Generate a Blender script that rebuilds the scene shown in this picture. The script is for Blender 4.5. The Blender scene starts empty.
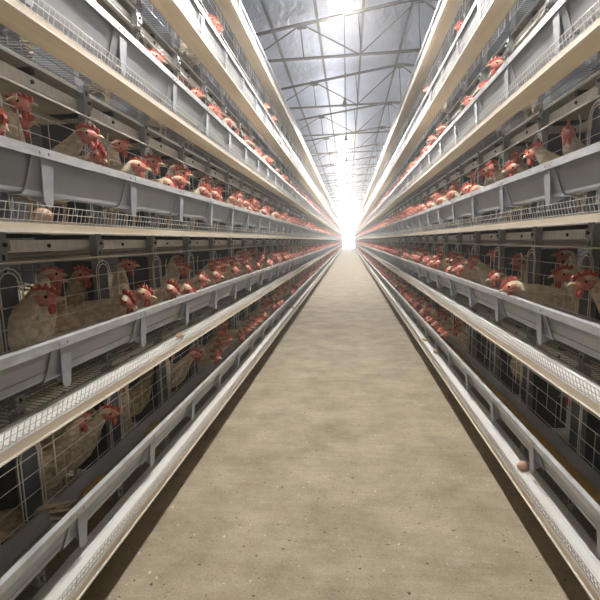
import bpy, math, random
from mathutils import Vector, Matrix
R = math.radians
sc = bpy.context.scene
COL = sc.collection
rnd = random.Random(7)

# ------------------------------------------------------------------ helpers
class MB:
    """collects shapes and links them as ONE mesh object"""
    def __init__(s): s.v = []; s.f = []; s.m = []
    def add(s, vs, fs, mat=0):
        n = len(s.v); s.v += [tuple(p) for p in vs]
        s.f += [tuple(i + n for i in f) for f in fs]; s.m += [mat] * len(fs)
    def box(s, x0, x1, y0, y1, z0, z1, mat=0):
        s.add([(x0,y0,z0),(x1,y0,z0),(x1,y1,z0),(x0,y1,z0),(x0,y0,z1),(x1,y0,z1),(x1,y1,z1),(x0,y1,z1)],
              [(0,3,2,1),(4,5,6,7),(0,1,5,4),(1,2,6,5),(2,3,7,6),(3,0,4,7)], mat)
    def tube(s, p, q, r, n=4, mat=0, caps=False, r2=None):
        p = Vector(p); q = Vector(q); d = (q - p)
        if d.length < 1e-6: return
        d.normalize(); u = d.cross(Vector((0,0,1)) if abs(d.z) < .9 else Vector((1,0,0))).normalized(); w = d.cross(u)
        r2 = r if r2 is None else r2
        vs = []
        for c, rr in ((p, r), (q, r2)):
            for k in range(n):
                t = 2*math.pi*(k+.5)/n; vs.append(c + u*math.cos(t)*rr + w*math.sin(t)*rr)
        fs = [(k, (k+1) % n, n+(k+1) % n, n+k) for k in range(n)]
        if caps: fs += [tuple(range(n-1,-1,-1)), tuple(range(n, 2*n))]
        s.add(vs, fs, mat)
    def path(s, pts, r, n=4, mat=0):
        for a, b in zip(pts, pts[1:]): s.tube(a, b, r, n, mat)
    def sheet(s, prof, y0, y1, t=.002, mat=0, mats=None):
        """folded sheet: polyline profile in (x, z) run along y, thickness t"""
        n = len(prof); nor = []
        for i in range(n):
            a = Vector(prof[max(i-1,0)]); b = Vector(prof[min(i+1,n-1)]); d = (b-a).normalized(); nor.append(Vector((-d.y, d.x)))
        P = [Vector(p)+nn*t/2 for p, nn in zip(prof, nor)]; Q = [Vector(p)-nn*t/2 for p, nn in zip(prof, nor)]
        vs = [(p.x,y0,p.y) for p in P]+[(p.x,y0,p.y) for p in Q]+[(p.x,y1,p.y) for p in P]+[(p.x,y1,p.y) for p in Q]
        for i in range(n-1):
            mm = mats[i] if mats else mat
            s.add([vs[i],vs[i+1],vs[2*n+i+1],vs[2*n+i]], [(0,1,2,3)], mm)
            s.add([vs[n+i],vs[n+i+1],vs[3*n+i+1],vs[3*n+i]], [(3,2,1,0)], mm)
            s.add([vs[i],vs[i+1],vs[n+i+1],vs[n+i]], [(3,2,1,0)], mm)
            s.add([vs[2*n+i],vs[2*n+i+1],vs[3*n+i+1],vs[3*n+i]], [(0,1,2,3)], mm)
        for k in (0, n-1): s.add([vs[k],vs[n+k],vs[3*n+k],vs[2*n+k]], [(0,1,2,3)], mats[min(k,n-2)] if mats else mat)
    def prism(s, poly, y0, y1, mat=0):
        n = len(poly)
        s.add([(x,y0,z) for x,z in poly]+[(x,y1,z) for x,z in poly],
              [(i,(i+1)%n,n+(i+1)%n,n+i) for i in range(n)]+[tuple(range(n-1,-1,-1)),tuple(range(n,2*n))], mat)
    def ball(s, c, rx, ry, rz, nu=8, nv=6, mat=0):
        vs = [(c[0],c[1],c[2]-rz)]
        for j in range(1,nv):
            a = -math.pi/2+math.pi*j/nv
            for i in range(nu):
                b = 2*math.pi*i/nu; vs.append((c[0]+rx*math.cos(a)*math.cos(b), c[1]+ry*math.cos(a)*math.sin(b), c[2]+rz*math.sin(a)))
        vs.append((c[0],c[1],c[2]+rz)); L = len(vs)-1; fs = []
        for i in range(nu):
            fs.append((0,1+(i+1)%nu,1+i)); fs.append((L,L-nu+i,L-nu+(i+1)%nu))
        for j in range(nv-2):
            for i in range(nu):
                a = 1+j*nu+i; b = 1+j*nu+(i+1)%nu; fs.append((a,b,b+nu,a+nu))
        s.add(vs, fs, mat)
    def mesh(s, name, mats, smooth=False):
        me = bpy.data.meshes.new(name); me.from_pydata(s.v, [], s.f)
        for m in (mats if isinstance(mats,(list,tuple)) else [mats]): me.materials.append(m)
        me.polygons.foreach_set('material_index', s.m)
        if smooth: me.polygons.foreach_set('use_smooth', [True]*len(s.f))
        me.update(); return me
    def build(s, name, mats, parent=None, smooth=False, loc=None):
        return link(name, s.mesh(name, mats, smooth), parent, loc)

def link(name, me, parent=None, loc=None, rz=0):
    o = bpy.data.objects.new(name, me); COL.objects.link(o)
    if parent: o.parent = parent
    if loc is not None: o.location = loc
    if rz: o.rotation_euler = (0,0,rz)
    return o
def tag(o, label=None, cat=None, group=None, kind=None):
    if label: o['label'] = label
    if cat: o['category'] = cat
    if group: o['group'] = group
    if kind: o['kind'] = kind
    return o
def mirror(mb, side):
    """geometry is written with x = distance from the trough lip into the cage"""
    if side == 'left':
        mb.v = [(-(LIP['left']+x), y, z) for x,y,z in mb.v]; mb.f = [tuple(reversed(f)) for f in mb.f]
    else:
        mb.v = [(LIP['right']+x, y, z) for x,y,z in mb.v]
    return mb

# ------------------------------------------------------------------ materials
def mat(name, col, rough=.5, metal=0, spec=.5, var=None, scale=20, bump=0, bscale=60, stretch=(1,1,1), detail=4, emit=None, trans=0):
    m = bpy.data.materials.new(name); m.use_nodes = True; nt = m.node_tree; N = nt.nodes; L = nt.links
    b = N['Principled BSDF']; b.inputs['Base Color'].default_value = (*col,1); b.inputs['Roughness'].default_value = rough
    b.inputs['Metallic'].default_value = metal; b.inputs['Specular IOR Level'].default_value = spec
    if trans: b.inputs['Subsurface Weight'].default_value = trans; b.inputs['Subsurface Radius'].default_value = (.02,.02,.02)
    if emit: b.inputs['Emission Color'].default_value = (*emit[0],1); b.inputs['Emission Strength'].default_value = emit[1]
    if var or bump:
        tc = N.new('ShaderNodeTexCoord'); mp = N.new('ShaderNodeMapping'); mp.inputs['Scale'].default_value = stretch
        L.new(tc.outputs['Object'], mp.inputs['Vector'])
    if var:
        n = N.new('ShaderNodeTexNoise'); n.inputs['Scale'].default_value = scale; n.inputs['Detail'].default_value = detail
        L.new(mp.outputs[0], n.inputs['Vector']); r = N.new('ShaderNodeValToRGB')
        r.color_ramp.elements[0].position = .3; r.color_ramp.elements[1].position = .7
        r.color_ramp.elements[0].color = (*var,1); r.color_ramp.elements[1].color = (*col,1)
        L.new(n.outputs['Fac'], r.inputs[0]); L.new(r.outputs[0], b.inputs['Base Color'])
    if bump:
        n = N.new('ShaderNodeTexNoise'); n.inputs['Scale'].default_value = bscale; n.inputs['Detail'].default_value = 5
        L.new(mp.outputs[0], n.inputs['Vector']); bp = N.new('ShaderNodeBump'); bp.inputs['Strength'].default_value = bump; bp.inputs['Distance'].default_value = .01
        L.new(n.outputs['Fac'], bp.inputs['Height']); L.new(bp.outputs[0], b.inputs['Normal'])
    return m

M = {}
M['trough'] = mat('galvanised trough sheet', (.40,.405,.425), .42, .15, var=(.31,.315,.335), scale=9, stretch=(1,.5,1))
M['lip'] = mat('folded galvanised lip', (.62,.62,.62), .4, .2, var=(.42,.425,.44), scale=28, stretch=(1,.35,1))
M['bracket'] = mat('galvanised bracket', (.42,.43,.46), .4, .15, var=(.33,.34,.37), scale=14)
M['wire'] = mat('galvanised wire', (.86,.85,.80), .4, .2)
M['guard'] = mat('egg guard wire', (.62,.60,.55), .45, .2)
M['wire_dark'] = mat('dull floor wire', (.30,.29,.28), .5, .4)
M['post'] = mat('galvanised post', (.40,.41,.42), .4, .4, var=(.26,.27,.28), scale=18)
M['hole'] = mat('punched slot', (.03,.03,.03), .8)
M['rail'] = mat('galvanised rail', (.90,.89,.86), .45, .1, var=(.76,.75,.71), scale=14, stretch=(1,4,1))
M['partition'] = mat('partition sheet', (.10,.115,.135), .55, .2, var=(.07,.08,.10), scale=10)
def translucent(m, amt):
    nt = m.node_tree; N = nt.nodes; L = nt.links; b = N['Principled BSDF']; out = N['Material Output']
    t = N.new('ShaderNodeBsdfTranslucent'); mx = N.new('ShaderNodeMixShader'); mx.inputs[0].default_value = amt
    l = b.inputs['Base Color'].links
    if l: L.new(l[0].from_socket, t.inputs['Color'])
    else: t.inputs['Color'].default_value = b.inputs['Base Color'].default_value
    L.new(b.outputs[0], mx.inputs[1]); L.new(t.outputs[0], mx.inputs[2]); L.new(mx.outputs[0], out.inputs['Surface']); return m
M['belt'] = translucent(mat('white woven egg belt', (.95,.93,.90), .7, var=(.91,.89,.86), scale=9), .22)
M['belt_line'] = mat('belt stitch line', (.60,.58,.54), .8)
M['tray'] = translucent(mat('beige tray', (.86,.79,.67), .6, var=(.77,.68,.54), scale=5, stretch=(6,.4,2)), .5)
M['tray_lip'] = mat('pale tray lip', (.82,.76,.66), .5)
M['manure'] = mat('manure belt', (.42,.385,.335), .75, var=(.28,.255,.22), scale=6)
M['pipe'] = mat('water pipe', (.72,.66,.55), .4)
M['feed'] = mat('yellow feed mash', (.62,.40,.12), .95, var=(.42,.27,.08), scale=60, bump=.8, bscale=160)
M['dust'] = mat('grey feed dust', (.33,.31,.27), .95, var=(.24,.23,.20), scale=30, bump=.3, bscale=120)
M['egg'] = mat('brown eggshell', (.62,.40,.27), .45, var=(.56,.34,.22), scale=40, trans=.1)
M['truss'] = mat('painted truss steel', (.035,.04,.055), .6, 0, .3)
M['purlin'] = mat('purlin steel', (.13,.15,.20), .6, 0, .3)
M['cord'] = mat('black cable', (.04,.04,.045), .6)
M['added_shade'] = mat('added white lamp cover', (.75,.75,.76), .4)
M['bulb'] = mat('lit bulb', (1,1,1), .4, emit=((1,.97,.93), 1100))
M['glow'] = mat('doorway daylight panel', (1,1,1), .8, emit=((.95,.98,1), 30))  # emissive sheet added in place of sky light through the far doorway
M['wall'] = mat('painted wall panel', (.10,.10,.105), .7)
M['frame'] = mat('steel door frame', (.25,.28,.33), .5, .3)
M['red'] = mat('red comb skin', (.64,.18,.13), .5, var=(.50,.075,.06), scale=60, bump=.3, bscale=250, trans=.1)
M['face'] = mat('pink red face skin', (.74,.34,.26), .55, var=(.60,.16,.12), scale=70, bump=.3, bscale=260)
M['beak'] = mat('horn beak', (.66,.50,.32), .4)
M['eye'] = mat('dark eye', (.03,.015,.008), .1)
M['legs'] = mat('yellow scaly leg', (.62,.47,.24), .6)
M['tail'] = mat('tan tail quills', (.90,.80,.58), .7, var=(.66,.52,.31), scale=30, stretch=(4,1,4))

def feather(name, c1, c2, c3):
    m = bpy.data.materials.new(name); m.use_nodes = True; nt = m.node_tree; N = nt.nodes; L = nt.links
    b = N['Principled BSDF']; b.inputs['Roughness'].default_value = .85; b.inputs['Specular IOR Level'].default_value = .2
    tc = N.new('ShaderNodeTexCoord')
    n = N.new('ShaderNodeTexNoise'); n.inputs['Scale'].default_value = 9; n.inputs['Detail'].default_value = 6; n.inputs['Roughness'].default_value = .7
    L.new(tc.outputs['Object'], n.inputs['Vector'])
    r = N.new('ShaderNodeValToRGB'); r.color_ramp.elements[0].position = .32; r.color_ramp.elements[1].position = .68
    r.color_ramp.elements[0].color = (*c2,1); r.color_ramp.elements[1].color = (*c1,1)
    L.new(n.outputs['Fac'], r.inputs[0])
    mp = N.new('ShaderNodeMapping'); mp.inputs['Scale'].default_value = (1,.55,1); L.new(tc.outputs['Object'], mp.inputs['Vector'])
    v = N.new('ShaderNodeTexVoronoi'); v.inputs['Scale'].default_value = 55; L.new(mp.outputs[0], v.inputs['Vector'])
    vr = N.new('ShaderNodeMapRange'); vr.inputs['From Min'].default_value = .25; vr.inputs['From Max'].default_value = .75
    L.new(v.outputs['Distance'], vr.inputs['Value'])
    mx = N.new('ShaderNodeMixRGB'); L.new(vr.outputs[0], mx.inputs[0]); L.new(r.outputs[0], mx.inputs[1]); mx.inputs[2].default_value = (*c3,1)
    L.new(mx.outputs[0], b.inputs['Base Color'])
    bp = N.new('ShaderNodeBump'); bp.inputs['Strength'].default_value = .6; bp.inputs['Distance'].default_value = .006; bp.invert = True
    L.new(v.outputs['Distance'], bp.inputs['Height']); L.new(bp.outputs[0], b.inputs['Normal'])
    return m
M['cream'] = feather('cream plumage', (.92,.85,.70), (.80,.69,.50), (.66,.55,.38))
M['tan'] = feather('tan plumage', (.80,.68,.49), (.62,.49,.32), (.46,.35,.22))

# concrete: beige, cross-aisle float marks, small dark and pale grit
def concrete():
    m = bpy.data.materials.new('dusty concrete'); m.use_nodes = True; nt = m.node_tree; N = nt.nodes; L = nt.links
    b = N['Principled BSDF']; b.inputs['Roughness'].default_value = .8; b.inputs['Specular IOR Level'].default_value = .2
    tc = N.new('ShaderNodeTexCoord')
    def noise(scale, st, det=6, rough=.6):
        mp = N.new('ShaderNodeMapping'); mp.inputs['Scale'].default_value = st; L.new(tc.outputs['Object'], mp.inputs['Vector'])
        n = N.new('ShaderNodeTexNoise'); n.inputs['Scale'].default_value = scale; n.inputs['Detail'].default_value = det; n.inputs['Roughness'].default_value = rough
        L.new(mp.outputs[0], n.inputs['Vector']); return n.outputs['Fac']
    def ramp(src, p0, c0, p1, c1):
        r = N.new('ShaderNodeValToRGB'); e = r.color_ramp.elements; e[0].position = p0; e[1].position = p1; e[0].color = (*c0,1); e[1].color = (*c1,1)
        L.new(src, r.inputs[0]); return r.outputs[0]
    def mix(f, a, c, t='MIX'):
        x = N.new('ShaderNodeMixRGB'); x.blend_type = t
        for k, s in ((0,f),(1,a),(2,c)):
            if isinstance(s,(int,float)): x.inputs[k].default_value = s
            elif isinstance(s,tuple): x.inputs[k].default_value = (*s,1)
            else: L.new(s, x.inputs[k])
        return x.outputs[0]
    base = ramp(noise(2.2,(1,1.2,1),9,.72), .34, (.33,.275,.19), .66, (.53,.46,.335))
    streak = ramp(noise(5,(.5,5,1),6,.7), .35, (.91,.91,.91), .65, (1.04,1.035,1.03))
    c = mix(1.0, base, streak, 'MULTIPLY')
    fine = ramp(noise(90,(1,1,1),4,.7), .3, (.76,.76,.76), .7, (1.14,1.14,1.14)); c = mix(1.0, c, fine, 'MULTIPLY')
    dark = ramp(noise(34,(1,1.5,1),2,.4), .695, (0,0,0), .72, (1,1,1)); c = mix(dark, c, (.13,.10,.07))
    pale = ramp(noise(27,(1.6,1,1),2.5,.5), .69, (0,0,0), .73, (1,1,1)); c = mix(pale, c, (.66,.61,.50))
    L.new(c, b.inputs['Base Color'])
    bp = N.new('ShaderNodeBump'); bp.inputs['Strength'].default_value = .35; bp.inputs['Distance'].default_value = .01
    L.new(noise(40,(1,2.5,1),6,.7), bp.inputs['Height']); L.new(bp.outputs[0], b.inputs['Normal'])
    return m
M['concrete'] = concrete()

def foil():
    m = mat('crinkled roof foil', (.58,.67,.88), .36, .4, var=(.47,.56,.78), scale=1.5)
    nt = m.node_tree; N = nt.nodes; L = nt.links; b = N['Principled BSDF']
    tc = N.new('ShaderNodeTexCoord'); mp = N.new('ShaderNodeMapping'); mp.inputs['Scale'].default_value = (2.2,1,1); L.new(tc.outputs['Object'], mp.inputs['Vector'])
    n = N.new('ShaderNodeTexNoise'); n.inputs['Scale'].default_value = 3.0; n.inputs['Detail'].default_value = 6; n.inputs['Distortion'].default_value = .6; L.new(mp.outputs[0], n.inputs['Vector'])
    bp = N.new('ShaderNodeBump'); bp.inputs['Strength'].default_value = .85; bp.inputs['Distance'].default_value = .055
    L.new(n.outputs['Fac'], bp.inputs['Height']); L.new(bp.outputs[0], b.inputs['Normal'])
    return m
M['foil'] = foil()

# ------------------------------------------------------------------ layout (metres; camera at x=0, y=0)
LIP = {'left':1.06, 'right':.92}          # distance of the trough lips from the camera's line
LZ = [.515+.676*k for k in range(6)]      # lip heights of the six tiers
S = .61                                   # bay length
Y0 = {'left':1.42-S*3, 'right':1.53-S*3}  # first support post
NB = 128
YS, YE = -1.2, 78.0
ORD = ['lowest','second','third','fourth','fifth','top']
ORDT = ['lowest tier','second tier up','third tier up','fourth tier up','fifth tier up','top tier']

# ------------------------------------------------------------------ building shell
RX, RZ = 1.32, 5.96                       # ridge
def roofz(x): return RZ - .134*abs(x-RX)
XW0, XW1, YB, YF = -4.0, 6.64, -4.0, 84.0
f = MB(); f.box(XW0, XW1, YB, YF, -.2, 0); tag(f.build('floor', M['concrete']), kind='structure')
f = MB()
for x0, x1 in ((XW0, RX), (RX, XW1)):
    n = 60
    pr = []
    for i in range(n+1):
        x = x0+(x1-x0)*i/n; pr.append((x, roofz(x)+.055))
    f.sheet(pr, YB, YF, .02)
tag(f.build('ceiling', M['foil']), kind='structure')
for nm, x0, x1 in (('wall_left', XW0-.15, XW0), ('wall_right', XW1, XW1+.15)):
    f = MB(); f.box(x0, x1, YB, YF, 0, 5.3); tag(f.build(nm, M['wall']), kind='structure')
f = MB()                                   # far wall round a tall doorway
DW0, DW1, DZ = -1.15, 1.15, 3.9
f.box(XW0, DW0, YF, YF+.15, 0, 5.9); f.box(DW1, XW1, YF, YF+.15, 0, 5.9); f.box(DW0, DW1, YF, YF+.15, DZ, 6.1)
tag(f.build('wall_far', M['wall']), kind='structure')
f = MB()
for x in (DW0, DW1-.08): f.box(x, x+.08, YF-.06, YF, 0, DZ)
f.box(DW0+.08, DW1-.08, YF-.06, YF, DZ-.08, DZ)
tag(f.build('trim_1', M['frame']), kind='structure')
f = MB(); f.box(DW0, DW1, YF+.1, YF+.14, 0, DZ); tag(f.build('window_1', M['glow']), kind='structure')

# trusses and purlins
def truss():
    m = MB(); xb0, xb1 = -3.9, 6.54; zb = 5.02
    t = .022
    for s in (-1,1):
        m.tube((xb0,s*.018,zb),(xb1,s*.018,zb), .022, 4)
    for a, b in ((xb0,RX),(RX,xb1)):
        m.tube((a,0,roofz(a)-.03),(b,0,roofz(b)-.03), .034, 4)
    k = 0; x = .22-2.2*2
    xs = []
    while x < xb1:
        xs.append((x, 'b')); xs.append((x+1.1,'t')); x += 2.2
    xs = [q for q in xs if xb0 <= q[0] <= xb1]
    for i,(x,w) in enumerate(xs):
        m.tube((x+.03,0,zb),(x-.03,0,roofz(x)-.03), .014, 4)
        if i+1 < len(xs):
            x2 = xs[i+1][0]
            if w == 'b': m.tube((x,0,zb),(x2,0,roofz(x2)-.03), .014, 4)
            else: m.tube((x,0,roofz(x)-.03),(x2,0,zb), .014, 4)
        if w == 't': m.box(x-.09,x+.09,-.008,.008,roofz(x)-.12,roofz(x)-.0)
    return m.mesh('roof_truss', M['truss'])
tm = truss()
TO = ['nearest','second nearest','third nearest','fourth nearest','fifth nearest','sixth nearest']
for i in range(25):
    o = link('roof_truss', tm, loc=(0, 2.65+3*i, 0))
    k = i-2
    lab = (TO[k]+' dark steel roof truss seen overhead, spanning above the aisle') if 0 <= k < 5 else ('dark steel roof truss far down the aisle' if k >= 5 else 'dark steel roof truss over the camera end of the aisle')
    tag(o, lab, 'roof truss', 'steel trusses under the roof')
px = [-3.2,-2.33,-1.46,-.59,.28,1.2,2.1,3.0,3.9,4.8,5.7]
for i,x in enumerate(px):
    m = MB(); z = roofz(x)
    m.sheet([(x-.02,z+.0),(x+.03,z+.0),(x+.03,z+.05),(x-.02,z+.05)], YB, YF, .006)
    o = m.build('roof_purlin', M['purlin'])
    tag(o, 'long steel purlin under the foil roof, number %s from the left above the aisle' % ['one','two','three','four','five','six','seven','eight','nine','ten','eleven'][i] if False else
        ['steel purlin under foil roof above left wall side','steel purlin under foil roof above the back of left cages','leftmost purlin visible above the left cage edge','purlin under foil roof between left cages and lamp line','purlin under foil roof just right of the lamp line','purlin along the roof ridge above the right cages','purlin just right of ridge, over right cages','purlin behind the right cages, nearer ridge','purlin behind the right cages, mid slope','purlin behind right cages, lower slope','purlin beside the right wall'][i],
        'roof purlin', 'purlins under the roof')
m = MB(); m.tube((-.07,YB,5.70),(-.07,83.8,5.70),.007,5)
for i in range(25): m.tube((-.07,2.60+3*i,5.70),(-.07,2.60+3*i,5.80),.016,6,0,True)
tag(m.build('power_cable', M['cord']), 'black power cable running along the roof above the row of lamps', 'cable')

# ------------------------------------------------------------------ lamps
def lamp_parts():
    c = MB(); c.tube((0,0,.19),(0,0,1.62),.004,5)
    c.tube((0,0,1.60),(0,0,1.66),.012,6,0,True)
    s = MB()
    for z0,z1,r0,r1 in ((.035,.12,.052,.034),(.12,.17,.022,.024),(.17,.20,.024,.008)): s.tube((0,0,z0),(0,0,z1),r0,12,0,True,r1)
    b = MB(); b.ball((0,0,0),.065,.065,.055,14,9)
    h = MB(); n = 24; pr = [(.052,.040),(.075,.038),(.105,.026),(.125,.006),(.123,.005),(.103,.022),(.075,.034),(.052,.036)]  # cover added over the bulb to keep its light off the roof
    for k,(r_,z) in enumerate(pr):
        for i in range(n): h.v.append((r_*math.cos(2*math.pi*i/n), r_*math.sin(2*math.pi*i/n), z))
    for k in range(len(pr)):
        for i in range(n): h.f.append((k*n+i,k*n+(i+1)%n,((k+1)%len(pr))*n+(i+1)%n,((k+1)%len(pr))*n+i)); h.m.append(0)
    return c.mesh('cord',M['cord']), s.mesh('socket',M['cord']), b.mesh('bulb',M['bulb'],True), h.mesh('added_shade',M['added_shade'],True)
lp = lamp_parts()
ly = [2.0,5.0]+[11.62+3.0*i for i in range(22)]
for i,y in enumerate(ly):
    e = link('pendant_lamp', None, loc=(-.07,y,4.06))
    lab = {0:'lit bulb hanging above the camera, out of the picture',1:'lit bulb glaring at the top edge of the picture, nearest seen lamp',2:'round lit bulb under the foil roof, first full lamp in the line',3:'lit bulb just beyond the first full lamp in the line',4:'third full lit bulb down the glowing line of lamps'}.get(i,'small lit bulb in the glowing line of lamps far down the aisle')
    tag(e, lab, 'lamp', 'bulbs hanging along the aisle')
    for n,me in zip(('cord','socket','bulb','added_shade'), lp): link(n, me, e)
e = link('pendant_lamp', None, loc=(-.07,8.62,4.06)); tag(e, 'empty black lamp holder on its cord between the two nearest lit bulbs', 'lamp', 'bulbs hanging along the aisle')
link('cord', lp[0], e); link('socket', lp[1], e)
for x,side in ((-3.45,'left'),(3.35,'right')):  # unseen lamps added beyond both rows to brighten the cage interiors
    for y in [.7,11.8,22.5,33.5]:
        e = link('pendant_lamp', None, loc=(x,y,3.8))
        tag(e, 'unseen bulb added over the next aisle, brightening the %s cages from behind' % side, 'lamp', 'unseen bulbs added over the next aisles')
        for n,me in zip(('cord','socket','bulb','added_shade'), lp): link(n, me, e)

# ------------------------------------------------------------------ cage rows
def grill(side):
    m = MB(); a = .2
    m.tube((a,YS,.28),(a,YE,.28),.0042,5)
    for z in (.19,.115,.035,-.045,-.115): m.tube((a,YS,z),(a,YE,z),.0019,4)
    for b in range(70):
        y = Y0[side]+b*S
        if y > 40: break
        for dy, z0, z1 in ((.20,-.2,.115),(.31,.035,.19),(.44,-.2,.115)):
            m.tube((a+.003,y+dy,z0),(a+.003,y+dy,z1),.0017,4)
        for w, top in ((.062,.262),(.046,.245)):       # arched door wire round the post
            pts = [(a-.004,y-w,-.2)]
            for k in range(7):
                t = math.pi*(1-k/6); pts.append((a-.004, y+w*math.cos(t), top-w+w*math.sin(t)))
            pts.append((a-.004,y+w,-.2)); m.path(pts,.0024,4)
        m.path([(a-.004,y+.135,.03),(a-.004,y+.135,.2),(a-.02,y+.12,.235)],.0034,4)   # door hook
    return mirror(m,side)
def floorwire(side):
    m = MB(); y = YS; 
    while y < 40:
        m.tube((.095,y,-.262),(.80,y,-.19),.0018 if y < 16 else .0025,4); y += .026 if y < 8 else (.052 if y < 20 else .11)
    for a in (.105,.16,.24,.33,.42,.52,.62,.72,.80):
        z = -.262+(a-.095)*.102; m.tube((a,YS,z),(a,YE,z),.0024,4)
    return mirror(m,side)
def guard(side):
    m = MB(); y = YS
    while y < 40:
        m.path([(-.010,y,-.258),(-.036,y,-.256),(-.050,y,-.202)],.0014 if y < 14 else .0022,4); y += .026 if y < 10 else (.052 if y < 22 else .11)
    for a,z in ((-.050,-.202),(-.044,-.226),(-.037,-.252)): m.tube((a,YS,z),(a,YE,z),.0017,4)
    return mirror(m,side)
def tray(side):
    m = MB()
    m.sheet([(.098,-.268),(-.040,-.268),(-.044,-.262),(-.0445,-.289),(-.052,-.290)], YS, YE, .003, mats=[0,0,0,1])
    m.sheet([(-.053,-.292),(-.053,-.285)], YS, YE, .004, 1)
    return mirror(m,side)
def belt(side):
    m = MB(); xs = [-.038,.004,.0055,.040,.0415,.098]
    for i in range(5): m.add([(xs[i],YS,-.2618),(xs[i+1],YS,-.2618),(xs[i+1],YE,-.2618),(xs[i],YE,-.2618)],[(0,1,2,3)],1 if i in (1,3) else 0)
    return mirror(m,side)
def rail(side):
    m = MB(); m.sheet([(.275,.318),(.252,.318),(.252,.366),(.275,.366)],YS,YE,.003)
    for b in range(66):
        y = Y0[side]+b*S+.3; m.tube((.244,y,.342),(.251,y,.342),.009,6,1,True)
    m.tube((.215,YS,.395),(.215,YE,.395),.006,5); m.tube((.235,YS,.415),(.235,YE,.415),.003,4)
    return mirror(m,side)
def manure(side):
    m = MB(); m.box(.24,.80,YS,YE,.402,.406)
    for b in range(66):
        y = Y0[side]+b*S+.31; m.box(.25,.80,y-.012,y+.012,.378,.401,1)
    return mirror(m,side)
def pipe(side):
    m = MB(); m.sheet([(.40,.285),(.415,.262),(.45,.262),(.465,.285)],YS,YE,.003); m.tube((.432,YS,.30),(.432,YE,.30),.011,8)
    return mirror(m,side)
def back(side):
    m = MB(); a = .81
    for z in (-.18,-.1,-.03,.05,.12,.2,.28): m.tube((a,YS,z),(a,YE,z),.002,4)
    y = YS
    while y < 30: m.tube((a,y,-.18),(a,y,.36),.002,4); y += .1
    return mirror(m,side)
def partition(side):
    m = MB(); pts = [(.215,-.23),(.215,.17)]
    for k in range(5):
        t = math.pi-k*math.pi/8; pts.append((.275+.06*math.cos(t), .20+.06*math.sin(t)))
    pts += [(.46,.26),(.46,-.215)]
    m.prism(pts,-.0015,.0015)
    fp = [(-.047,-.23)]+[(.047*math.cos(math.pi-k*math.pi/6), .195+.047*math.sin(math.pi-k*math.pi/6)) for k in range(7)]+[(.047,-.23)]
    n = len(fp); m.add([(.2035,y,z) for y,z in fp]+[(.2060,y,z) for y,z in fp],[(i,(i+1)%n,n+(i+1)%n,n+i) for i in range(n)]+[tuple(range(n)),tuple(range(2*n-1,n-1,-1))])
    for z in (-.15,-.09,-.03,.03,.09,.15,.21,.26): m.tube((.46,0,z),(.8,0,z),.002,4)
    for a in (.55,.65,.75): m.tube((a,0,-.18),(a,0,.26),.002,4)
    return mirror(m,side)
def trough(side):
    m = MB()
    m.sheet([(-.006,-.032),(-.008,0.0),(.012,.003),(.016,-.010)],YS,YE,.003,1)
    m.sheet([(.010,-.008),(.020,-.060),(.046,-.138),(.056,-.148),(.118,-.148),(.130,-.138),(.178,-.048),(.186,-.046)],YS,YE,.003,0)
    return mirror(m,side)
def bracket(side):
    m = MB()
    # wrap following the trough wall, with a fin that reaches below it
    m.sheet([(.004,-.034),(.013,-.062),(.040,-.142),(.052,-.155),(.10,-.155)],-.105,.0,.003)
    m.add([(.001,.0,-.034),(.018,.0,-.190),(.040,.0,-.196),(.105,.0,-.158),(.105,.0,-.152),(.05,.0,-.152),(.014,.0,-.06),
           (.001,.003,-.034),(.018,.003,-.190),(.040,.003,-.196),(.105,.003,-.158),(.105,.003,-.152),(.05,.003,-.152),(.014,.003,-.06)],
          [(0,1,2,3,4,5,6),(13,12,11,10,9,8,7)]+[(i,(i+1)%7,7+(i+1)%7,7+i) for i in range(7)])
    m.add([(.0,-.062,-.034),(.0,0,-.034),(.018,0,-.196),(.018,-.030,-.196),(.0155,-.046,-.175),(.003,-.062,-.034),(.003,0,-.034),(.021,0,-.196),(.021,-.030,-.196),(.0185,-.046,-.175)],[(0,1,2,3,4),(9,8,7,6,5)]+[(i,(i+1)%5,5+(i+1)%5,5+i) for i in range(5)])
    for y in (-.03,-.075): m.tube((-.0115,y,-.016),(-.007,y,-.016),.005,6,0,True)
    m.box(.10,.190,-.012,.0,-.152,-.149)
    return mirror(m,side)
def feedmesh(side, spots):
    m = MB(); r = random.Random(3)
    for y0,y1 in spots:
        n = max(2,int((y1-y0)/.03)); rows = []
        for i in range(n+1):
            y = y0+(y1-y0)*i/n; e = min(1, 4*min(i,n-i)/n+.05)
            h = e*(.012+.012*r.random()); w = .8+.3*r.random()
            rows.append([(.128-.032*w*e,y,-.101),(.135-.014*w*e,y,-.100+h),(.137+.006*e,y,-.099+h*.9),(.150,y,-.101+.001*r.random())])
        vs = [p for q in rows for p in q]; fs = []
        for i in range(n):
            for k in range(3): a = i*4+k; fs.append((a,a+1,a+5,a+4))
        m.add(vs,fs)
    return mirror(m,side)
def dustmesh(side):
    m = MB(); m.box(.034,.148,YS,YE,-.112,-.103); return mirror(m,side)

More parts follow.
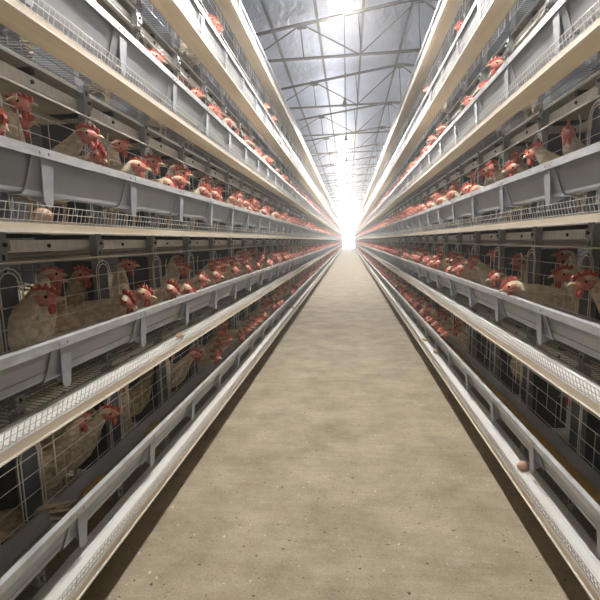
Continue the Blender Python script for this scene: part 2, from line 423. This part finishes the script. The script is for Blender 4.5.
SIDEN = {'left':'left','right':'right'}
posts = {}
for side in ('left','right'):
    G = {'front_grill':(grill(side),M['wire'],False), 'wire_floor':(floorwire(side),M['wire_dark'],False), 'egg_guard':(guard(side),M['guard'],False),
         'egg_tray':(tray(side),[M['tray'],M['tray_lip']],False), 'top_rail':(rail(side),[M['rail'],M['hole']],False),
         'water_line':(pipe(side),M['pipe'],False), 'back_grill':(back(side),M['wire_dark'],False)}
    G = {k:v[0].mesh(k,v[1],v[2]) for k,v in G.items()}
    pm = partition(side).mesh('partition',M['partition'])
    mm = manure(side).mesh('manure_belt',[M['manure'],M['hole']])
    bm_ = belt(side).mesh('egg_belt',[M['belt'],M['belt_line']])
    tmh = trough(side).mesh('feed_trough',[M['trough'],M['lip']])
    br = bracket(side).mesh('trough_bracket',M['bracket'])
    rest = MB(); pr = MB()
    pb = partition(side); bb = bracket(side)
    for b in range(100,NB):
        y = Y0[side]+b*S
        rest.add([(p[0],p[1]+y,p[2]) for p in bb.v], bb.f); pr.add([(p[0],p[1]+y,p[2]) for p in pb.v[:18]], [q for q in pb.f if max(q) < 18])
    restm = rest.mesh('trough_bracket',M['bracket']); prm = pr.mesh('partition',M['partition'])
    o = link('manure_belt', mm, loc=(0,0,LZ[0]-.676)); tag(o, 'flat belt beneath the lowest cages of the %s row, just above the floor' % side, 'belt', 'manure belts of the %s row' % side)
    for k in range(6):
        z = LZ[k]
        e = link('cage_tier', None, loc=(0,0,z))
        tag(e, 'wire hen cages of the %s in the %s row%s' % (ORDT[k], side, [' beside the concrete floor','','',', with beige tray edge',', with beige tray edge',', nearest the roof'][k]), 'hen cages', 'cage tiers of the %s row' % side)
        for n,me in G.items(): link(n, me, e)
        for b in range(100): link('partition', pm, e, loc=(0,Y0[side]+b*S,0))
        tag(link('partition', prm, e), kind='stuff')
        o = link('manure_belt', mm, loc=(0,0,z)); tag(o, 'flat belt above the hens of the %s in the %s row' % (ORDT[k],side), 'belt', 'manure belts of the %s row' % side)
        o = link('egg_belt', bm_, loc=(0,0,z)); tag(o, 'white egg belt on the tray under the %s trough of the %s row' % (ORD[k],side), 'egg belt', 'egg belts of the %s row' % side)
        o = link('feed_trough', tmh, loc=(0,0,z)); tag(o, 'long grey metal feed trough along the %s of the %s cages' % (ORDT[k],side), 'feed trough', 'feed troughs of the %s row' % side)
        for b in range(100): link('trough_bracket', br, o, loc=(0,Y0[side]+b*S+.04,0))
        tag(link('trough_bracket', restm, o), kind='stuff')
        if k < 2:
            spots = {('left',0):[(1.62,1.80),(2.22,2.42),(3.1,3.25),(4.2,4.5),(6,6.6)],('right',0):[(1.3,3.6),(3.75,4.6),(5,7.5)]}.get((side,k),[(1.5,2.5),(3,5)])
            tag(dustmesh(side).build('feed_dust',M['dust'],o), 'thin grey feed dust', kind='stuff')
            tag(feedmesh(side,spots).build('feed',M['feed'],o,True), 'yellow mash feed', kind='stuff')
    # posts
    p = MB(); a0,a1 = .207,.243
    p.sheet([(a1,0),(a0,0),(a0,.045),(a1,.045)],0,1,.003)
    p.v = [(x,z-.0225,y*4.42) for x,y,z in p.v]            # profile run upward
    z = .05
    while z < 4.35: p.box(a0-.0024,a0-.0014,-.006,.006,z,z+.022,1); z += .055
    p.box(a0-.02,a1,-.04,.04,0,.012)
    for k in range(6):                                     # clamp at each top rail
        zz = LZ[k]+.33; p.box(a0-.008,a0-.002,-.03,.03,zz-.005,zz+.04); p.tube((a0-.018,0,zz+.018),(a0-.008,0,zz+.018),.008,6,1,True)
    pme = mirror(p,side).mesh('support_post',[M['post'],M['hole']])
    names = ['first','second','third','fourth','fifth','sixth','seventh','eighth']
    for b in range(NB):
        y = Y0[side]+b*S; o = link('support_post', pme, loc=(0,y,0))
        first = 3 if side == 'left' else 4
        k = b-first
        if k < 0: lab = 'slotted steel post of the %s cages beyond the picture edge' % side
        elif k < 8: lab = '%s slotted steel post in view along the %s cages, counted from the picture edge' % (names[k], side)
        else: lab = 'slotted steel post farther down the %s cage row' % side
        tag(o, lab, 'post', 'steel posts of the %s cage row' % side)

# ------------------------------------------------------------------ eggs
em = MB()
n, nv = 14, 10
for j in range(nv+1):
    t = -math.pi/2+math.pi*j/nv; y = .029*math.sin(t); r = .0225*math.cos(t)*(1-.14*math.sin(t))
    for i in range(n): em.v.append((r*math.cos(2*math.pi*i/n), y, r*math.sin(2*math.pi*i/n)))
for j in range(nv):
    for i in range(n): em.f.append((j*n+i,j*n+(i+1)%n,(j+1)*n+(i+1)%n,(j+1)*n+i)); em.m.append(0)
egm = em.mesh('egg',M['egg'],True)
def egg(x,y,k,rot,lab,s=1):
    o = link('egg', egm, loc=(x,y,LZ[k]-.2609+.0205*s), rz=rot); o.scale = (s,s,s)
    tag(o,lab,'egg','eggs on the egg belts')
egg(-1.052,1.37,2,0.2,'pale brown egg behind the wire guard at upper left',1.3)
egg(-1.07,2.50,1,1.2,'brown egg on the white belt of the left second tier')
egg(-1.07,7.86,0,.6,'tiny brown egg far along the lowest left belt')
egg(.945,2.29,0,1.9,'brown egg alone on the lowest right belt, nearest the camera',1.15)
egg(.955,4.72,0,.4,'small brown egg on lowest right belt, nearer of the distant pair')
egg(.94,5.32,0,1.0,'small brown egg on lowest right belt, farther of the distant pair')

# ------------------------------------------------------------------ hens
def ring_loft(rings, nseg, face_from, m0=0):
    """rings: (centre, side, up, rx, rz); returns MB with plumage 0 / face skin 1"""
    m = MB(); vs = []
    for c,s,u,rx,rz in rings:
        for i in range(nseg):
            t = 2*math.pi*i/nseg; vs.append(c+s*(rx*math.cos(t))+u*(rz*math.sin(t)))
    n = len(rings)
    m.add(vs, [])
    for j in range(n-1):
        for i in range(nseg):
            t = math.sin(2*math.pi*(i+.5)/nseg)
            red = j >= face_from and (t < .45 or j >= n-3)
            m.f.append((j*nseg+i, j*nseg+(i+1)%nseg, (j+1)*nseg+(i+1)%nseg, (j+1)*nseg+i)); m.m.append(1 if red else 0)
    m.f.append(tuple(range(nseg-1,-1,-1))); m.m.append(0)
    m.f.append(tuple((n-1)*nseg+i for i in range(nseg))); m.m.append(1)
    return m
BODY = [((-.235,.285),.010,.020),((-.205,.262),.024,.044),((-.165,.235),.040,.056),((-.115,.205),.064,.074),((-.055,.183),.080,.088),
        ((.005,.178),.086,.092),((.055,.187),.080,.088),((.095,.208),.064,.072)]
HK = 1.2                                  # head size
def hen_meshes(hx,hy,hz,yaw=0,pitch=0,lo=False,tilt=0,plum='cream',comb_s=1.0):
    """hen standing at the origin facing +y; head centre at (hx,hy,hz), head turned by yaw and pitched"""
    yaw = R(yaw); pitch = R(pitch)
    rings = []
    def frame(t, yw):
        s = Vector((math.cos(yw),math.sin(yw),0)); s = (s-t*s.dot(t)).normalized(); return s, s.cross(t)
    pts = [Vector((0,y,z)) for (y,z),_,_ in BODY]
    d = Vector((-math.sin(yaw)*math.cos(pitch), math.cos(yaw)*math.cos(pitch), math.sin(pitch)))
    H = Vector((hx,hy,hz)); P0 = pts[-1]; P3 = H-d*.018
    P1 = P0+Vector((0,.045,.03+max(0,(hz-.26))*.45)); P2 = P3-d*.03-Vector((0,0,.045))
    rad = [(rx,rz) for _,rx,rz in BODY]; yaws = [0]*len(pts)
    nn = 3 if lo else 7
    for i in range(1,nn+1):
        t = i/nn; p = P0*(1-t)**3+P1*(3*t*(1-t)**2)+P2*(3*t*t*(1-t))+P3*t**3
        pts.append(p); k = (1-t)**1.3; rad.append((.0235+.038*k,.0255+.041*k)); yaws.append(yaw*t)
    head = [(.004,.0245,.0255),(.024,.022,.0235),(.040,.0150,.0165),(.049,.0085,.0095)]
    ff = len(pts)-1
    for o,rx,rz in head: pts.append(H+d*(o-.008)*HK); rad.append((rx*HK,rz*HK)); yaws.append(yaw)
    for i,p in enumerate(pts):
        a = pts[max(i-1,0)]; b = pts[min(i+1,len(pts)-1)]; t = (b-a).normalized(); s,u = frame(t,yaws[i]); rings.append((p,s,u,rad[i][0],rad[i][1]))
    if lo:
        keep = [0,2,4,6,7]+list(range(8,len(rings))); ff = keep.index(ff) if ff in keep else len(keep)-5; rings = [rings[i] for i in keep]
    body = ring_loft(rings, 6 if lo else 14, ff)
    hs = Vector((math.cos(yaw),math.sin(yaw),0)); hu = hs.cross(d)
    def W(x,y,z): return H+(hs*x+d*y+hu*z)*HK
    def blade(prof, th, lean=0):
        m = MB(); n = len(prof)
        vs = [W(-th/2+lean*max(0,z-.02),y,z) for y,z in prof]+[W(th/2+lean*max(0,z-.02),y,z) for y,z in prof]
        m.add(vs,[tuple(range(n-1,-1,-1)),tuple(range(n,2*n))]+[(i,(i+1)%n,n+(i+1)%n,n+i) for i in range(n)]); return m
    c = comb_s*.78
    if lo: comb = blade([(.040,.006),(.045,.026*c),(.02,.046*c),(-.01,.042*c),(-.028,.032),(-.014,.016)],.007,.3)
    else: comb = blade([(.046,.004),(.050,.020),(.043,.031*c),(.036,.026*c),(.030,.045*c),(.021,.033*c),(.012,.054*c),(.003,.037*c),(-.008,.053*c),(-.014,.034*c),(-.026,.043*c),(-.030,.026),(-.020,.016),(.010,.019),(.030,.012)],.0075,.35*(c-.7))
    def blob(x,y,z,rx,ry,rz,nu=8,nv=6):
        m = MB(); m.ball((0,0,0),rx,ry,rz,nu,nv); m.v = [tuple(W(x+p[0],y+p[1],z+p[2])) for p in m.v]; return m
    wat = [blob(sx*.009,.026,-.032,0.0055,.009,.016,6 if lo else 8,4 if lo else 6) for sx in (-1,1)]
    bk = MB(); tip = W(0,.068,-.007); base = [W(.008,.036,0),(W(0,.036,.009)),W(-.008,.036,0),W(0,.036,-.008)]; mid = [W(.0045,.054,0),W(0,.053,.0055),W(-.0045,.054,0),W(0,.053,-.006)]
    bk.add(base+mid+[tip],[(0,1,5,4),(1,2,6,5),(2,3,7,6),(3,0,4,7),(4,5,8),(5,6,8),(6,7,8),(7,4,8)])
    eyes = [blob(sx*.0205,.016,.006,.0028,.005,.005,8,6) for sx in (-1,1)]
    wings = []
    for sx in (-1,1):
        m = MB(); rws = [(.075,.205,.010,.030),(.045,.205,.016,.052),(0,.200,.018,.060),(-.06,.200,.016,.055),(-.12,.210,.011,.040),(-.17,.222,.006,.022),(-.20,.232,.003,.008)]
        rws2 = [(.073,.066),(.045,.078),(0,.083),(-.06,.074),(-.12,.054),(-.17,.034),(-.2,.022)]
        vs = []
        for (y,z,th,h),(_,off) in zip(rws,rws2):
            for i in range(8):
                t = 2*math.pi*i/8; vs.append((sx*(off+th*math.cos(t)), y, z+h*math.sin(t)*.9))
        n = len(rws); m.add(vs,[(j*8+i,j*8+(i+1)%8,(j+1)*8+(i+1)%8,(j+1)*8+i) for j in range(n-1) for i in range(8)]+[tuple(range(8)),tuple((n-1)*8+i for i in range(8))]); wings.append(m)
    legs = []
    for sx in (-1,1):
        m = MB(); x = sx*.04
        m.tube((x,-.01,.14),(x,.012,.085),.020,6,1,False,.010); m.tube((x,.012,.085),(x,.0,.008),.0065,6)
        for an in (-28,0,28): m.tube((x,0,.007),(x+math.sin(R(an))*.05,math.cos(R(an))*.05,.004),.0055,5,0,True,.003)
        m.tube((x,0,.007),(x,-.025,.004),.005,5,0,True,.003); legs.append(m)
    quills = MB()
    for i in range(9):
        q = (i-4)/4; n0 = len(quills.v); L_ = .18-.04*abs(q); st = 6; up = .35-.5*abs(q)
        vs = []
        for j in range(st+1):
            u = j/st; w = .016*(math.sin(math.pi*min(.97,.25+u*.72)))*(1.25-.25*u)
            x = q*(.010+.055*u); y = -.195-L_*u; z = .285+up*L_*u-abs(q)*.020
            vs += [(x-w,y,z-.003-abs(q)*.004),(x,y-.004,z+.003),(x+w,y,z-.003-abs(q)*.004),(x,y,z-.006)]
        quills.add(vs,[(j*4+k,j*4+(k+1)%4,(j+1)*4+(k+1)%4,(j+1)*4+k) for j in range(st) for k in range(4)]+[(3,2,1,0),(st*4,st*4+1,st*4+2,st*4+3)])
    if tilt:
        mt = Matrix.Translation((0,0,.1)) @ Matrix.Rotation(R(tilt),4,'X') @ Matrix.Translation((0,0,-.1))
        for b in [body,comb,*wat,bk,*eyes,*wings,quills]: b.v = [tuple(mt@Vector(p)) for p in b.v]
    return dict(body=body,comb=comb,wattle=wat,beak=bk,eye=eyes,wing=wings,leg=legs,tail=quills,plum=plum)
def proto(name, **k):
    h = hen_meshes(**k); pl = M[h['plum']]
    P = [('comb',h['comb'].mesh('comb',M['red'])),('beak',h['beak'].mesh('beak',M['beak']))]
    P += [('wattle',w.mesh('wattle',M['red'],True)) for w in h['wattle']]
    P += [('eye',w.mesh('eye',M['eye'],True)) for w in h['eye']]
    P += [('wing',w.mesh('wing',pl,True)) for w in h['wing']]
    P += [('leg',w.mesh('leg',[M['legs'],pl],True)) for w in h['leg']]
    P += [('tail',h['tail'].mesh('tail',M['tail']))]
    full = (h['body'].mesh('hen',[pl,M['face']],True), P)
    one = MB(); one.add(h['body'].v,[]); one.f = list(h['body'].f); one.m = list(h['body'].m)
    for b,mi in [(h['comb'],2)]+[(w,2) for w in h['wattle']]+[(h['beak'],3)]+[(w,0) for w in h['wing']]+[(w,4) for w in h['leg']]:
        one.add(b.v,b.f,mi)
    me1 = one.mesh('hen',[pl,M['face'],M['red'],M['beak'],M['legs']],True)
    kk = dict(k); kk['lo'] = True; l = hen_meshes(**kk)
    lo = MB(); lo.add(l['body'].v,[]); lo.f = list(l['body'].f); lo.m = [x for x in l['body'].m]
    for b in (l['comb'],*l['wattle']): lo.add(b.v,b.f,2)
    return full, me1, lo
POSES = {
 'feeding':  dict(hx=0,hy=.250,hz=.285,pitch=-12),
 'leaning':  dict(hx=.02,hy=.255,hz=.270,yaw=-22,pitch=-22,comb_s=1.2),
 'pecking':  dict(hx=0,hy=.245,hz=.245,pitch=-42),
 'peering':  dict(hx=0,hy=.225,hz=.345,pitch=-3,comb_s=1.1),
 'turned':   dict(hx=-.03,hy=.205,hz=.350,yaw=48,pitch=0),
 'glancing': dict(hx=.03,hy=.215,hz=.325,yaw=-50,pitch=-8,plum='cream',comb_s=1.2),
 'upright':  dict(hx=0,hy=.155,hz=.400,pitch=2,comb_s=.9),
 'looking back': dict(hx=.04,hy=.12,hz=.385,yaw=-75,plum='tan'),
 'crouching': dict(hx=0,hy=.20,hz=.30,pitch=-20,tilt=27,plum='tan'),
 'dusky':    dict(hx=0,hy=.19,hz=.355,yaw=20,pitch=-5,plum='tan',comb_s=1.1),
}
PR = {k:proto(k,**v) for k,v in POSES.items()}
ADJ = {'feeding':'cream hen feeding with its head level','leaning':'cream hen leaning its large red comb down','pecking':'cream hen pecking down into the trough',
 'peering':'cream hen peering out with neck raised','turned':'cream hen with head turned down the aisle','glancing':'cream hen glancing toward the camera',
 'upright':'cream hen standing tall','looking back':'tan hen looking sideways','dusky':'dusky tan hen watching'}
BAYN = ['first','second','third','fourth','fifth','sixth','seventh','eighth','ninth','tenth','eleventh','twelfth','thirteenth','fourteenth','fifteenth']
stuff = MB(); used_labels = {}
count = 0
def place(side,k,y,a,pose,turn=0,near=True,extra=None):
    """turn 0: facing the aisle; + turns the hen away from the camera, down the row"""
    global count
    full, me1, lo = PR[pose]
    sgn = -1 if side == 'left' else 1
    HS = 1.09; X = sgn*(LIP[side]+a+.02); z = LZ[k]-.262+(a-.095)*.102+.003
    rz = (-math.pi/2+R(turn)) if side == 'left' else (math.pi/2-R(turn))
    if near is None:
        c,s = math.cos(rz),math.sin(rz); stuff.v_off = len(stuff.v)
        n = len(stuff.v); stuff.v += [(X+HS*(c*p[0]-s*p[1]), y+HS*(s*p[0]+c*p[1]), z+HS*p[2]) for p in lo.v]
        stuff.f += [tuple(i+n for i in q) for q in lo.f]; stuff.m += [(3 if (mm == 0 and len(PR) and POSES[pose].get('plum') == 'tan') else mm) for mm in lo.m]
        return
    if near:
        o = link('hen', full[0], loc=(X,y,z), rz=rz)
        for n,me in full[1]: link(n, me, o)
    else: o = link('hen', me1, loc=(X,y,z), rz=rz)
    o.scale = (HS,HS,HS)
    count += 1
    bay = int((y-Y0[side])/S)-(2 if side == 'left' else 3)
    where = '%s tier, %s row, %s bay' % (['lowest','second','third','fourth','fifth','top'][k], side, BAYN[max(0,min(14,bay))])
    if extra: lab = extra
    elif y < 6.2:
        lab = ADJ[pose]+', '+where
        c = used_labels.get(lab,0); used_labels[lab] = c+1
        if c: lab += [', farther one',', farthest one',', deepest one'][min(c-1,2)]
    else: lab = 'small distant hen with red comb behind the trough, %s tier of the %s row' % (['lowest','second','third','fourth','fifth','top'][k], side)
    tag(o, lab, 'hen', 'hens in the %s tier of the %s row' % (['lowest','second','third','fourth','fifth','top'][k], side))

# the nearest hens, as the photograph shows them:  (y, distance in, pose, turn)
NEAR = {
 ('left',2): [(1.30,.315,'leaning',0),(1.55,.36,'upright',8),(1.66,.46,'dusky',-5),(1.76,.31,'peering',10),(1.90,.31,'leaning',-8),
              (2.14,.31,'feeding',12),(2.28,.36,'upright',5),(2.43,.34,'peering',15),(2.56,.30,'pecking',0),(2.75,.31,'feeding',0),(2.89,.33,'peering',10),(3.05,.36,'upright',8),(3.18,.31,'leaning',10)],
 ('left',1): [(1.20,.38,'peering',10),(1.40,.33,'peering',20),(1.62,.36,'upright',62),(1.80,.55,'dusky',20),(1.66,.62,'looking back',30),(2.0,.31,'leaning',0),(1.88,.36,'looking back',70),(2.17,.30,'feeding',-6),(2.34,.42,'upright',30),(2.48,.30,'leaning',6),
              (2.75,.30,'pecking',5),(2.90,.38,'peering',15),(3.06,.31,'feeding',0),(3.18,.45,'upright',20)],
 ('left',0): [(1.66,.38,'dusky',50),(1.86,.40,'peering',20),(2.0,.42,'upright',30),(2.25,.42,'looking back',30),(2.50,.40,'dusky',50),(2.85,.42,'upright',30),(3.1,.38,'peering',0)],
 ('right',2): [(1.78,.31,'peering',-5),(2.30,.31,'turned',-12),(2.47,.31,'glancing',8),(2.90,.32,'feeding',-20),(3.07,.36,'dusky',-15),(3.27,.27,'peering',-30),(3.52,.31,'pecking',0),(3.70,.33,'leaning',0),(3.83,.38,'upright',0)],
 ('right',1): [(1.70,.40,'dusky',0),(1.90,.31,'peering',0),(2.02,.50,'looking back',0),(2.24,.36,'peering',-8),(2.38,.50,'looking back',20),(2.55,.28,'leaning',-6),(2.66,.52,'upright',20),(2.78,.40,'upright',40),(2.95,.31,'feeding',-8),(3.1,.45,'dusky',0),(3.45,.38,'upright',0),(3.6,.31,'peering',-10),(3.8,.30,'feeding',0)],
 ('right',0): [(1.55,.44,'looking back',60),(1.9,.42,'upright',50),(2.25,.46,'dusky',20),(2.5,.5,'looking back',60),(2.95,.44,'upright',20),(3.3,.46,'dusky',40),(3.5,.40,'upright',0)],
 ('left',3): [(2.42,.31,'feeding',25),(2.83,.33,'pecking',0),(3.18,.32,'feeding',0)],
 ('left',4): [(3.62,.30,'peering',15),(3.82,.31,'peering',0),(6.0,.31,'peering',0)],
 ('right',3): [(3.22,.31,'peering',-10),(3.40,.35,'feeding',0),(3.78,.31,'feeding',-10),(4.85,.31,'peering',0)],
 ('right',4): [(4.12,.30,'peering',0),(5.7,.31,'peering',0)],
}
for (side,k),lst in NEAR.items():
    for y,a,p,t in lst: place(side,k,y,a,p,t)
# a hen with its tail towards the trough, lowest left tier
place('left',0,1.21,.445,'crouching',222,extra='tan hen with pale ragged tail feathers pointing over the lowest left trough')
cand = []
start = {('left',2):3.25,('left',1):3.25,('left',0):3.25,('right',2):3.97,('right',1):3.97,('right',0):3.97,('left',3):3.4,('left',4):6.3,('right',3):5.0,('right',4):6.2}
wt = ['feeding','leaning','pecking','peering','turned','glancing','upright','dusky','looking back']
for (side,k),y in start.items():
    b = int((y-Y0[side])/S)+0
    while b < NB-1:
        yb = Y0[side]+b*S
        if k == 3: slots = [.13,.30,.47] if rnd.random() < .75 else [.3]
        elif k == 4: slots = [.3] if rnd.random() < .35 else []
        elif k == 0: slots = [.12,.24,.37,.49]
        else: slots = [.11,.24,.37,.50]
        for sl in slots:
            yy = yb+sl+rnd.uniform(-.012,.012)
            if yy < y: continue
            if k == 0: p = rnd.choices(wt,[5,4,3,3,1,2,2,3,1])[0]
            elif k >= 3: p = rnd.choices(wt,[3,2,2,4,2,2,1,0,0])[0]
            else: p = rnd.choices(wt,[5,4,2,4,2,2,2,1,1])[0]
            a = {'upright':.37,'dusky':.36,'looking back':.40}.get(p,.31)+rnd.uniform(-.01,.02)
            cand.append((yy/(1 if k < 3 else .8),yy,side,k,a,p,rnd.uniform(-12,14)))
        b += 1
cand.sort()
for _,yy,side,k,a,p,t in cand:
    if count < 300: place(side,k,yy,a,p,t,near=(yy < 5.2))
    elif yy < 45 or rnd.random() < .5: place(side,k,yy,a,p,t,near=None)
o = stuff.build('hen', [M['cream'],M['face'],M['red'],M['tan']], smooth=True)
tag(o,'distant crowd of cream hens with red combs along both cage rows','hens','distant hens','stuff')

# ------------------------------------------------------------------ world, camera
w = bpy.data.worlds.new('daylight'); sc.world = w; w.use_nodes = True
bg = w.node_tree.nodes['Background']; bg.inputs[0].default_value = (.80,.90,1,1); bg.inputs[1].default_value = 1.0
vs = w.node_tree.nodes.new('ShaderNodeVolumeScatter'); vs.inputs['Density'].default_value = .0105; vs.inputs['Anisotropy'].default_value = .7
vs.inputs['Color'].default_value = (1,.99,.97,1)
w.node_tree.links.new(vs.outputs[0], w.node_tree.nodes['World Output'].inputs['Volume'])

cam = bpy.data.cameras.new('camera'); co = bpy.data.objects.new('camera', cam); COL.objects.link(co); sc.camera = co
F = 420.; cam.sensor_width = 36; cam.lens = 36*F/600; cam.clip_start = .02; cam.clip_end = 400
r = R(1.2); yc = Vector((49,60,-F)).normalized(); z0 = Vector((-math.sin(r),math.cos(r),0)); t = -(z0.dot(yc))/yc.z
zc = Vector((z0.x,z0.y,t)).normalized(); xc = yc.cross(zc)
rot = Matrix((xc,yc,zc))                 # rows: world axes expressed in camera space
co.matrix_world = Matrix.Translation((0,0,1.53)) @ rot.to_4x4()

sc.view_settings.view_transform = 'Standard'; sc.view_settings.look = 'None'; sc.view_settings.gamma = 1
sc.view_settings.use_curve_mapping = False; sc.view_settings.exposure = 1.0
sc.cycles.max_bounces = 8; sc.cycles.diffuse_bounces = 5; sc.cycles.glossy_bounces = 3
sc.cycles.use_light_tree = True
